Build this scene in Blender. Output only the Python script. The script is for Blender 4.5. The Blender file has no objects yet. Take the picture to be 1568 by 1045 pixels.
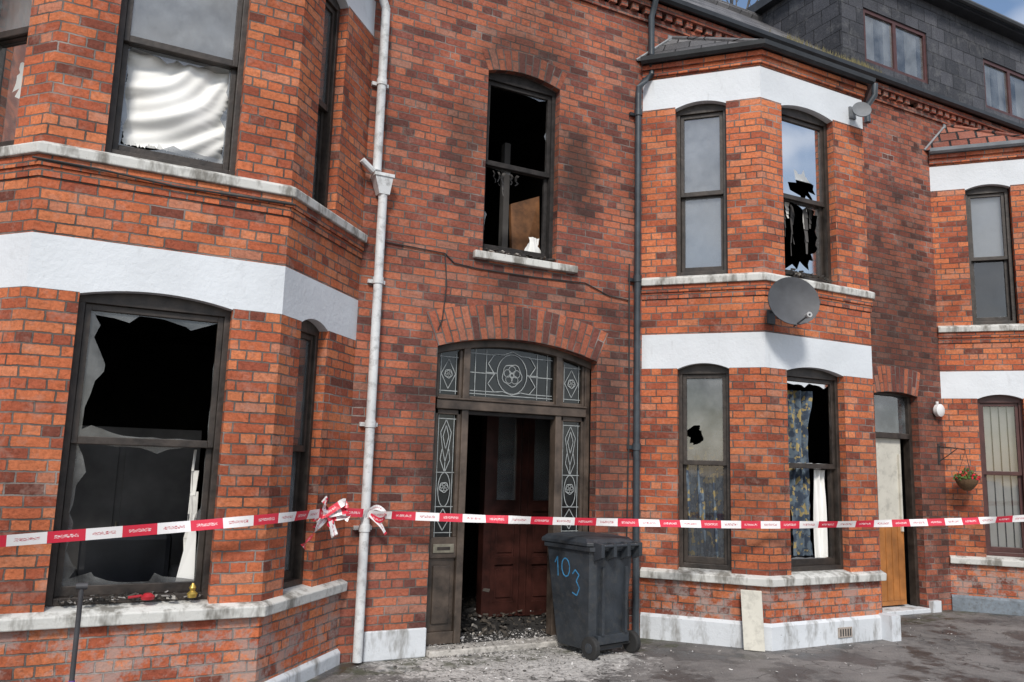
import bpy, math, random
from mathutils import Vector, Matrix
random.seed(7)
sc=bpy.context.scene
# ---------------------------------------------------------------- materials
def newmat(name):
    m=bpy.data.materials.new(name); m.use_nodes=True
    nt=m.node_tree; b=nt.nodes['Principled BSDF']
    return m,nt,b
def N(nt,t,**k):
    n=nt.nodes.new(t)
    for a,v in k.items(): setattr(n,a,v)
    return n
def L(nt,a,b): nt.links.new(a,b)
def mixc(nt,fac,c1,c2,blend='MIX'):
    n=nt.nodes.new('ShaderNodeMix'); n.data_type='RGBA'; n.blend_type=blend
    for inp,v in ((n.inputs[0],fac),(n.inputs[6],c1),(n.inputs[7],c2)):
        if isinstance(v,bpy.types.NodeSocket): L(nt,v,inp)
        else: inp.default_value = v if not isinstance(v,tuple) else (v if len(v)==4 else v+(1,))
    return n.outputs[2]
def math_(nt,op,a,b=None,c=None,clamp=False):
    n=nt.nodes.new('ShaderNodeMath'); n.operation=op; n.use_clamp=clamp
    for i,v in enumerate((a,b,c)):
        if v is None: continue
        if isinstance(v,bpy.types.NodeSocket): L(nt,v,n.inputs[i])
        else: n.inputs[i].default_value=v
    return n.outputs[0]
def ramp(nt,fac,stops,interp='LINEAR'):
    n=nt.nodes.new('ShaderNodeValToRGB'); n.color_ramp.interpolation=interp
    cr=n.color_ramp
    while len(cr.elements)<len(stops): cr.elements.new(.5)
    for e,(p,c) in zip(cr.elements,stops):
        e.position=p
        e.color=(c,c,c,1) if isinstance(c,(int,float)) else tuple(c)+(1,)
    L(nt,fac,n.inputs[0]); return n.outputs[0]
def noise(nt,vec,scale,detail=3,rough=.55):
    n=N(nt,'ShaderNodeTexNoise'); n.inputs['Scale'].default_value=scale
    n.inputs['Detail'].default_value=min(detail,4); n.inputs['Roughness'].default_value=rough
    if vec is not None: L(nt,vec,n.inputs['Vector'])
    return n.outputs[0]
def simple(name,col,rough=.6,var=.25,scale=6,bump=.0,metal=0,bscale=60,spec=.5,dirt=0):
    m,nt,b=newmat(name)
    tc=N(nt,'ShaderNodeTexCoord').outputs['Object']
    nz=noise(nt,tc,scale,4,.6)
    f=ramp(nt,nz,[(.3,0.),(.7,1.)])
    lo=tuple(c*(1-var) for c in col); hi=tuple(min(1,c*(1+var)) for c in col)
    c=mixc(nt,f,lo,hi)
    if dirt:
        d=ramp(nt,noise(nt,tc,scale*3.3,4,.7),[(.5,0.),(.68,1.)])
        c=mixc(nt,math_(nt,'MULTIPLY',d,dirt),c,(.09,.085,.075))
    L(nt,c,b.inputs['Base Color']); b.inputs['Roughness'].default_value=rough
    b.inputs['Metallic'].default_value=metal
    b.inputs['Specular IOR Level'].default_value=spec
    if bump:
        bp=N(nt,'ShaderNodeBump'); bp.inputs['Strength'].default_value=bump; bp.inputs['Distance'].default_value=.01
        L(nt,noise(nt,tc,bscale,3),bp.inputs['Height']); L(nt,bp.outputs[0],b.inputs['Normal'])
    return m
def sep(nt,pos):
    s=N(nt,'ShaderNodeSeparateXYZ'); L(nt,pos,s.inputs[0]); return s
def brickmat(name,stops,mortar=(.17,.148,.135),soot=None,bw=.225,rh=.075,ms=.0065,grime=.4,rough=.85,squash=True,lime=False,pale=(.42,.30,.25),pamt=.5):
    m,nt,b=newmat(name)
    uv=N(nt,'ShaderNodeUVMap').outputs[0]
    pos=N(nt,'ShaderNodeNewGeometry').outputs['Position']
    nn=N(nt,'ShaderNodeTexNoise'); nn.inputs['Scale'].default_value=9; nn.inputs['Detail'].default_value=4; nn.inputs['Roughness'].default_value=.8; L(nt,uv,nn.inputs['Vector'])
    sub=N(nt,'ShaderNodeVectorMath',operation='SUBTRACT'); L(nt,nn.outputs[1],sub.inputs[0]); sub.inputs[1].default_value=(.5,.5,.5)
    scl=N(nt,'ShaderNodeVectorMath',operation='SCALE'); L(nt,sub.outputs[0],scl.inputs[0]); scl.inputs[3].default_value=.020
    add=N(nt,'ShaderNodeVectorMath',operation='ADD'); L(nt,uv,add.inputs[0]); L(nt,scl.outputs[0],add.inputs[1])
    br=N(nt,'ShaderNodeTexBrick'); L(nt,add.outputs[0],br.inputs['Vector'])
    br.offset=.5; br.squash=.5 if squash else 1.0; br.squash_frequency=4 if squash else 1
    for k,v in (('Scale',1),('Brick Width',bw),('Row Height',rh),('Mortar Size',ms),('Mortar Smooth',.3),('Bias',0)):
        br.inputs[k].default_value=v
    br.inputs['Color1'].default_value=(0,0,0,1); br.inputs['Color2'].default_value=(1,1,1,1); br.inputs['Mortar'].default_value=(.5,.5,.5,1)
    col=ramp(nt,br.outputs['Color'],stops)
    mot=noise(nt,uv,34,4,.75)
    col=mixc(nt,1.0,col,ramp(nt,mot,[(.25,.5),(.5,.95),(.8,1.35)]),'MULTIPLY')
    mo=ramp(nt,noise(nt,pos,2.6,3),[(.35,tuple(x*.45 for x in mortar)),(.58,mortar),(.72,tuple(min(1,x*2.0) for x in mortar))])
    col=mixc(nt,br.outputs['Fac'],col,mo)
    g=ramp(nt,noise(nt,pos,.9,4,.62),[(.3,1-grime),(.6,1.08)])
    col=mixc(nt,1.0,col,g,'MULTIPLY')
    e=ramp(nt,noise(nt,pos,4.3,4,.85),[(.52,0.),(.78,pamt)])
    col=mixc(nt,e,col,pale)
    if lime:
        s=sep(nt,pos)
        zz=ramp(nt,s.outputs[2],[(.0,1.),(.62,.8),(.70,0.)])
        lm=math_(nt,'MULTIPLY',zz,ramp(nt,noise(nt,pos,6,4,.8),[(.46,0.),(.58,.7)]))
        col=mixc(nt,lm,col,(.34,.30,.28))
    if soot:
        tot=None; s=sep(nt,pos); nz=noise(nt,pos,2.6,4,.7)
        for (cx,cz,rx,rz,amt) in soot:
            dx=math_(nt,'DIVIDE',math_(nt,'SUBTRACT',s.outputs[0],cx),rx)
            dz=math_(nt,'DIVIDE',math_(nt,'SUBTRACT',s.outputs[2],cz),rz)
            r=math_(nt,'SQRT',math_(nt,'ADD',math_(nt,'MULTIPLY',dx,dx),math_(nt,'MULTIPLY',dz,dz)))
            r=math_(nt,'ADD',r,math_(nt,'MULTIPLY',math_(nt,'SUBTRACT',nz,.5),1.5))
            v=math_(nt,'MULTIPLY',math_(nt,'MULTIPLY',math_(nt,'SUBTRACT',1.0,r,clamp=True),1.6,clamp=True),amt)
            tot=v if tot is None else math_(nt,'MAXIMUM',tot,v)
        col=mixc(nt,tot,col,(.035,.026,.023))
    L(nt,col,b.inputs['Base Color']); b.inputs['Roughness'].default_value=rough; b.inputs['Specular IOR Level'].default_value=.25
    h=math_(nt,'ADD',math_(nt,'MULTIPLY',br.outputs['Fac'],-1.0),math_(nt,'MULTIPLY',mot,.8))
    h=math_(nt,'ADD',h,math_(nt,'MULTIPLY',br.outputs['Color'],.35))
    bp=N(nt,'ShaderNodeBump'); bp.inputs['Strength'].default_value=.95; bp.inputs['Distance'].default_value=.011
    L(nt,h,bp.inputs['Height']); L(nt,bp.outputs[0],b.inputs['Normal'])
    return m
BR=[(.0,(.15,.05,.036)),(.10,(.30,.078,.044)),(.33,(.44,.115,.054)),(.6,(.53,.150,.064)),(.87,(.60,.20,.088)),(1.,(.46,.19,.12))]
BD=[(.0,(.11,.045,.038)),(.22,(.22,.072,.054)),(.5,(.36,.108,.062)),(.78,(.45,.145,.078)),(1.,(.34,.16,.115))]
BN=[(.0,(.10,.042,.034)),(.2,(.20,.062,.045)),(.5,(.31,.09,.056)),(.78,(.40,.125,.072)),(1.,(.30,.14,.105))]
M_brick=brickmat('bay_brick',BR,lime=True)
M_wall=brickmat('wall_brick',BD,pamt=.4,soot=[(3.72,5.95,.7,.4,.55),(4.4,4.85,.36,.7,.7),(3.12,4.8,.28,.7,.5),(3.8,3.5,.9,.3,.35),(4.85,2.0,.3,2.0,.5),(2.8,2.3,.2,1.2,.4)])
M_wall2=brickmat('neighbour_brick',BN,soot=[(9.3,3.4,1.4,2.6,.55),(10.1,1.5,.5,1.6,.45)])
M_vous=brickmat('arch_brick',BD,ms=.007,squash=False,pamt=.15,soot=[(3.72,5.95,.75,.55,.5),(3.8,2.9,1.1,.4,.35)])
def white(name,base,amt,stain=(.16,.15,.13),sc=3.,thr=.52):
    m,nt,b=newmat(name)
    pos=N(nt,'ShaderNodeNewGeometry').outputs['Position']
    mp=N(nt,'ShaderNodeMapping'); L(nt,pos,mp.inputs[0]); mp.inputs['Scale'].default_value=(1,1,.35)
    a=ramp(nt,noise(nt,mp.outputs[0],sc,4,.7),[(thr,0.),(thr+.16,amt)])
    c=mixc(nt,ramp(nt,noise(nt,pos,1.3,3),[(.3,0.),(.7,1.)]),tuple(x*.84 for x in base),base)
    c=mixc(nt,a,c,stain)
    f=ramp(nt,noise(nt,pos,26,4,.8),[(.64,0.),(.70,amt)])
    c=mixc(nt,f,c,tuple(x*1.3 for x in stain))
    L(nt,c,b.inputs['Base Color']); b.inputs['Roughness'].default_value=.7
    bp=N(nt,'ShaderNodeBump'); bp.inputs['Strength'].default_value=.5; bp.inputs['Distance'].default_value=.010
    L(nt,noise(nt,pos,20,4,.7),bp.inputs['Height']); L(nt,bp.outputs[0],b.inputs['Normal'])
    return m
M_white=white('white_paint_render',(.69,.725,.76),.35,(.22,.21,.20),sc=4,thr=.60)
M_sill=white('weathered_sill_paint',(.62,.62,.59),.9,sc=6,thr=.46)
M_plinth=white('plinth_paint',(.64,.67,.70),.75,sc=5,thr=.50)
M_frame=simple('dark_brown_frame',(.034,.026,.021),.5,.6,9,.3,bscale=30)
M_pframe=simple('scorched_porch_frame',(.070,.052,.040),.5,.75,4,.3,bscale=30)
M_char_frame=simple('charred_frame',(.018,.015,.014),.8,.7,12,.7,bscale=25)
M_frame2=simple('red_brown_frame',(.07,.025,.022),.45,.3,8)
M_pwhite=simple('painted_white_pipe',(.62,.64,.65),.5,.12,3,.1,dirt=.5)
M_pdark=simple('painted_dark_pipe',(.040,.050,.060),.4,.4,4,.1)
M_gutter=simple('dark_gutter',(.022,.024,.027),.4,.4,4)
M_char=simple('charred_interior',(.026,.025,.024),.9,.6,2,.3,bscale=10)
M_char2=simple('smoky_plaster',(.08,.075,.072),.9,.5,1.2)
M_maroon=simple('maroon_door_paint',(.040,.013,.010),.4,.6,5,.1)
M_brown=simple('scorched_door',(.17,.075,.03),.6,.95,3.6)
M_wood=simple('varnished_wood',(.36,.14,.035),.45,.4,3)
M_cream=simple('cream_paint',(.58,.56,.49),.5,.12,2,dirt=.35)
M_lead=simple('lead_came',(.30,.32,.32),.5,.3,20)
M_metal=simple('brass_letterbox',(.35,.32,.25),.4,.2,20,metal=.8)
M_cable=simple('black_cable',(.03,.03,.03),.6,.2,5)
def slate(name,stops,bw,rh,ms=.006,rough=.6):
    return brickmat(name,stops,mortar=(.02,.02,.022),bw=bw,rh=rh,ms=ms,grime=.35,rough=rough,squash=False,pale=(.2,.2,.2))
M_slate=slate('roof_slates',[(0,(.08,.08,.085)),(1,(.20,.195,.20))],.25,.2)
M_hung=slate('hung_slates',[(0,(.045,.047,.055)),(1,(.085,.087,.10))],.32,.24)
M_tile=slate('red_roof_tiles',[(0,(.20,.07,.05)),(1,(.38,.15,.10))],.2,.2,.014,.8)
def glassmat(name,tint,refl,haze,hcol=(.25,.27,.28),rough=.03,hs=2.5,hr=(.35,.75)):
    m=bpy.data.materials.new(name); m.use_nodes=True; nt=m.node_tree
    for n in list(nt.nodes):
        if n.type!='OUTPUT_MATERIAL': nt.nodes.remove(n)
    out=[n for n in nt.nodes][0]
    tr=N(nt,'ShaderNodeBsdfTransparent'); tr.inputs[0].default_value=(tint,tint,tint,1)
    gl=N(nt,'ShaderNodeBsdfGlossy'); gl.inputs['Roughness'].default_value=rough
    df=N(nt,'ShaderNodeBsdfDiffuse'); df.inputs[0].default_value=hcol+(1,)
    pos=N(nt,'ShaderNodeNewGeometry').outputs['Position']
    hz=math_(nt,'MULTIPLY',ramp(nt,noise(nt,pos,hs,4,.65),[(hr[0],.15),(hr[1],1.)]),haze)
    m1=N(nt,'ShaderNodeMixShader'); L(nt,hz,m1.inputs[0]); L(nt,tr.outputs[0],m1.inputs[1]); L(nt,df.outputs[0],m1.inputs[2])
    lw=N(nt,'ShaderNodeLayerWeight'); lw.inputs[0].default_value=.35
    f=math_(nt,'ADD',math_(nt,'MULTIPLY',lw.outputs['Fresnel'],.8),refl,clamp=True)
    bp=N(nt,'ShaderNodeBump'); bp.inputs['Strength'].default_value=.10; bp.inputs['Distance'].default_value=.02
    L(nt,noise(nt,pos,1.7,2),bp.inputs['Height']); L(nt,bp.outputs[0],gl.inputs['Normal'])
    m2=N(nt,'ShaderNodeMixShader'); L(nt,f,m2.inputs[0]); L(nt,m1.outputs[0],m2.inputs[1]); L(nt,gl.outputs[0],m2.inputs[2])
    L(nt,m2.outputs[0],out.inputs[0]); return m
M_glass=glassmat('window_glass',.88,.08,.12)
M_soot=glassmat('sooty_glass',.45,.05,.6,(.24,.25,.25),.15,hs=5)
M_dirty=glassmat('smoke_hazed_glass',.75,.14,.5,(.42,.45,.47),.05)
M_haze=glassmat('grey_hazed_glass',.5,.10,.75,(.22,.23,.235),.08)
M_dark=glassmat('dark_leaded_glass',.12,.03,.35,(.05,.06,.06),.12)
def cloth(name,c1,c2,scale=9,thr=.5,c3=None,rough=.9):
    m,nt,b=newmat(name); pos=N(nt,'ShaderNodeNewGeometry').outputs['Position']
    f=ramp(nt,noise(nt,pos,scale,3,.6),[(thr-.03,0.),(thr+.03,1.)])
    c=mixc(nt,f,c1,c2)
    if c3:
        f2=ramp(nt,noise(nt,pos,scale*1.7,2,.5),[(.57,0.),(.61,1.)]); c=mixc(nt,f2,c,c3)
    L(nt,c,b.inputs['Base Color']); b.inputs['Roughness'].default_value=rough; return m
M_sheet=simple('white_sheet',(.82,.82,.79),.9,.06,2)
M_sheetd=simple('smoke_stained_sheet',(.62,.61,.57),.9,.4,3)
M_floral=cloth('floral_curtain',(.045,.065,.10),(.12,.16,.20),9,.5,(.36,.28,.12))
M_blind=simple('pale_blind',(.76,.80,.83),.8,.12,1.2)
M_blindw=simple('white_vertical_blind',(.78,.77,.71),.8,.1,2)
# ---------------------------------------------------------------- mesh builder
class MB:
    def __init__(s): s.v=[];s.f=[];s.uv=[];s.mi=[];s.mats=[]
    def m(s,mat):
        if mat not in s.mats: s.mats.append(mat)
        return s.mats.index(mat)
    def face(s,pts,mat,uvs=None):
        i=len(s.v); s.v+= [tuple(p) for p in pts]; s.f.append(tuple(range(i,i+len(pts))))
        if uvs is None: uvs=[(p[0]+p[1],p[2]) for p in pts]
        s.uv+=list(uvs); s.mi.append(s.m(mat))
    def hexa(s,c,mat):
        for q in ((0,3,2,1),(4,5,6,7),(0,1,5,4),(1,2,6,5),(2,3,7,6),(3,0,4,7)):
            s.face([c[k] for k in q],mat)
    def box(s,x0,x1,y0,y1,z0,z1,mat):
        s.hexa([(x0,y0,z0),(x1,y0,z0),(x1,y1,z0),(x0,y1,z0),(x0,y0,z1),(x1,y0,z1),(x1,y1,z1),(x0,y1,z1)],mat)
    def tube(s,pts,r,mat,n=10,caps=True):
        pts=[Vector(p) for p in pts]; rings=[]
        for i,p in enumerate(pts):
            a=pts[max(0,i-1)];b=pts[min(len(pts)-1,i+1)]
            t=(b-a).normalized(); ref=Vector((0,0,1)) if abs(t.z)<.9 else Vector((0,1,0))
            x=t.cross(ref).normalized(); y=x.cross(t).normalized()
            rr=r[i] if isinstance(r,(list,tuple)) else r
            rings.append([p+x*math.cos(2*math.pi*k/n)*rr+y*math.sin(2*math.pi*k/n)*rr for k in range(n)])
        for a,b in zip(rings,rings[1:]):
            for k in range(n): s.face([a[k],a[(k+1)%n],b[(k+1)%n],b[k]],mat)
        if caps: s.face(rings[0],mat); s.face(rings[-1][::-1],mat)
    def build(s,name,parent=None,smooth=False,bevel=0):
        me=bpy.data.meshes.new(name); me.from_pydata(s.v,[],s.f)
        uvl=me.uv_layers.new(name='UVMap')
        for i,u in enumerate(s.uv): uvl.data[i].uv=u
        for m in s.mats: me.materials.append(m)
        me.polygons.foreach_set('material_index',s.mi); me.update()
        o=bpy.data.objects.new(name,me); sc.collection.objects.link(o)
        if smooth or bevel:
            import bmesh
            bm=bmesh.new(); bm.from_mesh(me); bmesh.ops.remove_doubles(bm,verts=bm.verts,dist=1e-5); bmesh.ops.recalc_face_normals(bm,faces=bm.faces); bm.to_mesh(me); bm.free()
        if smooth:
            for p in me.polygons: p.use_smooth=True
            me.set_sharp_from_angle(angle=math.radians(40))
        if bevel:
            md=o.modifiers.new('bevel','BEVEL'); md.width=bevel; md.segments=2; md.limit_method='ANGLE'
        if parent: o.parent=parent
        return o
def empty(name,loc=(0,0,0)):
    o=bpy.data.objects.new(name,None); o.location=loc; o.empty_display_size=.3; sc.collection.objects.link(o); return o
class Face:
    def __init__(s,p0,p1,uoff=0):
        s.p0=Vector((p0[0],p0[1],0)); d=Vector((p1[0]-p0[0],p1[1]-p0[1],0)); s.len=d.length; s.d=d.normalized(); s.n=Vector((s.d.y,-s.d.x,0)); s.uoff=uoff
    def P(s,u,z,dep=0): 
        q=s.p0+s.d*u-s.n*dep; return Vector((q.x,q.y,z))
    def u(s,x): return (x-s.p0.x)/s.d.x
    def box(s,mb,u0,u1,z0,z1,d0,d1,mat):
        c=[s.P(u0,z0,d0),s.P(u1,z0,d0),s.P(u1,z0,d1),s.P(u0,z0,d1),s.P(u0,z1,d0),s.P(u1,z1,d0),s.P(u1,z1,d1),s.P(u0,z1,d1)]
        mb.hexa(c,mat)
def arc_z(u,u0,u1,zs,rise):
    if rise<=0: return zs
    w=(u1-u0)/2; R=(w*w+rise*rise)/(2*rise); t=u-(u0+u1)/2
    return zs+rise-R+math.sqrt(max(0,R*R-t*t))
REV=.11
def wall(mb,F,z0,z1,ops,bands,mat,rev=REV,jambs=True):
    us=sorted({0,F.len}|{o[0] for o in ops}|{o[1] for o in ops}); us=[u for u in us if -1e-6<=u<=F.len+1e-6]
    zs=sorted({z0,z1}|{max(z0,o[2]) for o in ops}|{min(z1,o[3]+o[4]) for o in ops}|{b[0] for b in bands}|{b[1] for b in bands}); zs=[z for z in zs if z0-1e-6<=z<=z1+1e-6]
    def bm_(z):
        for b in bands:
            if b[0]<z<b[1]: return b[2]
        return mat
    def uvs(l): return [(F.uoff+u,z) for u,z in l]
    for a,b in zip(us,us[1:]):
        for c,d in zip(zs,zs[1:]):
            mu,mz=(a+b)/2,(c+d)/2
            if any(o[0]<mu<o[1] and o[2]<mz<o[3]+o[4] for o in ops): continue
            q=[(a,c),(b,c),(b,d),(a,d)]
            mb.face([F.P(*t) for t in q],bm_(mz),uvs(q))
    for o in ops:
        if not o[5]: continue
        u0,u1,zb,sp,ri,_=o
        mb.face([F.P(u0,zb,0),F.P(u0,zb,rev),F.P(u0,sp,rev),F.P(u0,sp,0)][::-1],mat,[(0,zb),(rev,zb),(rev,sp),(0,sp)][::-1])
        mb.face([F.P(u1,zb,0),F.P(u1,zb,rev),F.P(u1,sp,rev),F.P(u1,sp,0)],mat,[(0,zb),(rev,zb),(rev,sp),(0,sp)])
        mb.face([F.P(u0,zb,0),F.P(u1,zb,0),F.P(u1,zb,rev),F.P(u0,zb,rev)],mat)
        n=14 if ri>0 else 1
        for k in range(n):
            a=u0+(u1-u0)*k/n; b=u0+(u1-u0)*(k+1)/n; za=arc_z(a,u0,u1,sp,ri); zb_=arc_z(b,u0,u1,sp,ri); zt=sp+ri
            m_=bm_(sp+ri*.8)
            if ri>0:
                q=[(a,za),(b,zb_),(b,zt+1e-5),(a,zt+1e-5)]; mb.face([F.P(*t) for t in q],m_,uvs(q))
            mb.face([F.P(a,za,0),F.P(a,za,rev),F.P(b,zb_,rev),F.P(b,zb_,0)],m_,[(a,0),(a,rev),(b,rev),(b,0)])
def ribbon(mb,F,pts,w,d,mat,closed=False):
    if closed: pts=pts+[pts[0]]
    for (a,b) in zip(pts,pts[1:]):
        dx,dz=b[0]-a[0],b[1]-a[1]; l=math.hypot(dx,dz) or 1; px,pz=-dz/l*w/2,dx/l*w/2
        mb.face([F.P(a[0]-px,a[1]-pz,d),F.P(b[0]-px,b[1]-pz,d),F.P(b[0]+px,b[1]+pz,d),F.P(a[0]+px,a[1]+pz,d)],mat)
def pane(mb,F,u0,u1,z0,z1,d,mat,kind='full',rnd=None,**k):
    if kind=='none': return
    if kind=='full':
        mb.face([F.P(u0,z0,d),F.P(u1,z0,d),F.P(u1,z1,d),F.P(u0,z1,d)],mat); return
    rnd=rnd or random
    cu,cz=k.get('c',((u0+u1)/2,(z0+z1)/2)); n=k.get('n',46)
    angs=[2*math.pi*(i+rnd.uniform(-.35,.35))/n for i in range(n)]
    angs+= [math.atan2(b-cz,a-cu) for a in (u0,u1) for b in (z0,z1)]
    angs=sorted(a%(2*math.pi) for a in angs)
    outer=[];inner=[]; drift=0
    for a in angs:
        ca,sa=math.cos(a),math.sin(a)
        ts=[]
        if ca>1e-6: ts.append((u1-cu)/ca)
        if ca<-1e-6: ts.append((u0-cu)/ca)
        if sa>1e-6: ts.append((z1-cz)/sa)
        if sa<-1e-6: ts.append((z0-cz)/sa)
        t=min(ts); outer.append((cu+ca*t,cz+sa*t))
        if kind=='hole':
            r=k['r']*(1+rnd.uniform(-.4,.45)); r=min(r,t*.97)
        else:
            lo,hi,pr=k.get('prof',(.02,.3,.22)); 
            drift=drift*.6+ (rnd.uniform(.3,1)*hi*.75 if rnd.random()<pr else 0)
            kk=rnd.uniform(0,lo)+ min(drift,hi*1.2); r=t*(1-kk)
        inner.append((cu+ca*r,cz+sa*r))
    m=len(angs)
    for i in range(m):
        j=(i+1)%m
        mb.face([F.P(outer[i][0],outer[i][1],d),F.P(outer[j][0],outer[j][1],d),F.P(inner[j][0],inner[j][1],d),F.P(inner[i][0],inner[i][1],d)][::-1],mat)
def window(parent,name,F,u0,u1,z0,zs,rise,zm,top=('full',),bot=('full',),gm=None,fm=None,seed=0,dep=.085):
    rnd=random.Random(seed); gm=gm or M_glass; fm=fm or M_frame
    mb=MB(); fw=.045
    u0-=.004;u1+=.004
    F.box(mb,u0,u0+fw,z0,zs,dep,dep+.09,fm); F.box(mb,u1-fw,u1,z0,zs,dep,dep+.09,fm)
    F.box(mb,u0+fw,u1-fw,z0,z0+.045,dep,dep+.09,fm)
    n=10; zl=zs-.045
    for k in range(n):
        a=u0+(u1-u0)*k/n; b=u0+(u1-u0)*(k+1)/n
        za=arc_z(a,u0,u1,zs,rise)+.004; zb=arc_z(b,u0,u1,zs,rise)+.004
        mb.hexa([F.P(a,zl,dep-.002),F.P(b,zl,dep-.002),F.P(b,zl,dep+.09),F.P(a,zl,dep+.09),F.P(a,za,dep-.002),F.P(b,zb,dep-.002),F.P(b,zb,dep+.09),F.P(a,za,dep+.09)],fm)
    s=.04; a,b=u0+fw,u1-fw
    def sash(za,zb,d,bt,tp):
        F.box(mb,a,a+s,za,zb,d,d+.04,fm); F.box(mb,b-s,b,za,zb,d,d+.04,fm)
        F.box(mb,a+s,b-s,za,za+bt,d,d+.04,fm); F.box(mb,a+s,b-s,zb-tp,zb,d,d+.04,fm)
    sash(zm-.025,zl,dep+.025,.05,.045)
    sash(z0+.045,zm+.02,dep+.067,.065,.045)
    mb.build(name+'_sash_frame',parent,bevel=.004)
    g=MB()
    for (zz0,zz1,dd,spec) in ((zm+.02,zl-.042,dep+.045,top),(z0+.108,zm-.02,dep+.087,bot)):
        k=dict(spec[2]) if len(spec)>2 else {}
        mat=spec[1] if len(spec)>1 and spec[1] else gm
        if 'c' in k: k['c']=(a+(b-a)*k['c'][0],zz0+(zz1-zz0)*k['c'][1])
        pane(g,F,a+s-.004,b-s+.004,zz0,zz1,dd,mat,spec[0],rnd,**k)
    if g.v: g.build(name+'_glass',parent)
def curtain(parent,name,F,u0,u1,z0,z1,d,mat,amp=.03,waves=7,seed=0,nu=60,nz=30,taper=0,jag=0,swag=0,edge=0):
    rnd=random.Random(seed); ph=[rnd.uniform(0,6.28) for _ in range(6)]
    mb=MB(); g=[]
    for j in range(nz+1):
        t=j/nz; row=[]; e0=rnd.uniform(0,edge)+edge*math.sin(t*9+1); e1=rnd.uniform(0,edge)+edge*math.sin(t*11)
        for i in range(nu+1):
            s=i/nu
            a=amp*(math.sin(s*waves*6.28+ph[0]+1.2*math.sin(t*3+ph[1]))+.5*math.sin(s*waves*15+ph[2]+t*4)+.5*math.sin(s*5+t*6+ph[3]))
            if swag:
                r=math.hypot(s-.15,(t-1.05)*1.1)
                a+=swag*(.30*math.sin(r*17+ph[4])+.16*math.sin(r*34+s*5)+.22*math.sin((s*3+t*5)*2+ph[5])-math.sin(s*3.14)*math.sin(t*3.14)*1.3)
            zz=z0+(z1-z0)*t
            if j==0 and jag: zz+=rnd.uniform(0,jag)
            ss=.5+(s-.5)*(1-taper*(1-t))
            uu=u0+(u1-u0)*ss + e0*(1-s)**4 - e1*s**4
            row.append(F.P(uu,zz,d+a))
        g.append(row)
    for j in range(nz):
        for i in range(nu): mb.face([g[j][i],g[j][i+1],g[j+1][i+1],g[j+1][i]],mat)
    return mb.build(name,parent,smooth=True)
def molding(mb,pts,prof,mat,caps=True,closed_prof=True):
    P=[Vector((p[0],p[1],0)) for p in pts]; offs=[]
    for i in range(len(P)):
        ns=[]
        if i>0: d=(P[i]-P[i-1]).normalized(); ns.append(Vector((d.y,-d.x,0)))
        if i<len(P)-1: d=(P[i+1]-P[i]).normalized(); ns.append(Vector((d.y,-d.x,0)))
        if len(ns)==1: offs.append(ns[0])
        else:
            m=(ns[0]+ns[1]).normalized(); offs.append(m/m.dot(ns[0]))
    rings=[[Vector((p.x+o.x*a,p.y+o.y*a,z)) for a,z in prof] for p,o in zip(P,offs)]
    L_=0; n=len(prof)
    for i in range(len(P)-1):
        l=(P[i+1]-P[i]).length; w=0
        for k in range(n if closed_prof else n-1):
            kk=(k+1)%n; dw=math.hypot(prof[kk][0]-prof[k][0],prof[kk][1]-prof[k][1])
            mb.face([rings[i][k],rings[i+1][k],rings[i+1][kk],rings[i][kk]],mat,[(L_,w),(L_+l,w),(L_+l,w+dw),(L_,w+dw)]); w+=dw
        L_+=l
    if caps: mb.face(rings[0][::-1],mat); mb.face(rings[-1],mat)
def voussoir(mb,xc,hw,zs,rise,th,y,mat,splay=.0):
    R=(hw*hw+rise*rise)/(2*rise); cz=zs+rise-R; A=math.asin(hw/R)
    n=24
    for k in range(n):
        a=-A+2*A*k/n; b=-A+2*A*(k+1)/n
        def p(t,r): 
            tt=t*(1+splay*(r-R)); return (xc+math.sin(tt)*r,y,cz+math.cos(tt)*r)
        mb.face([p(a,R+.001),p(b,R+.001),p(b,R+th),p(a,R+th)],mat,[(0.0,a*R),(0.0,b*R),(th,b*R),(th,a*R)])
# ---------------------------------------------------------------- key dimensions
Pd=.942
zb,zt,zub,zut=2.773,3.14,5.711,6.066
L0,L1,L2,L3=-1.289,-.434,1.222,2.077
R0,R1,R2,R3=5.244,6.104,7.713,8.573
T0,T1,T2,T3=10.27,11.13,12.74,13.6
HA=empty('brick_house'); HB=empty('brick_house.001'); HC=empty('brick_house.002')
def main(parent,x0,x1,ops,mat,name):
    F=Face((x0,0),(x1,0),x0); mb=MB()
    o=[(a-x0,b-x0,c,d,e,j) for a,b,c,d,e,j in ops]
    wall(mb,F,-.1,6.86,o,[],mat); mb.build(name,parent); return F
FA=main(HA,-7,5.18,[(L0,L3,-.2,6.22,0,False),(2.87,4.67,.0,2.80,.14,True),(3.30,4.15,3.78,5.69,.07,True),(-6.4,-5.4,0,2.8,.1,True)],M_wall,'facade_wall')
FB=main(HB,5.18,9.95,[(R0,R3,-.2,6.22,0,False),(8.92,9.77,.0,2.76,.04,True)],M_wall2,'facade_wall')
FC=main(HC,9.95,20,[(T0,T3,-.2,6.22,0,False)],M_wall2,'facade_wall')
M_flash=simple('lead_flashing',(.25,.26,.27),.5)
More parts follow.
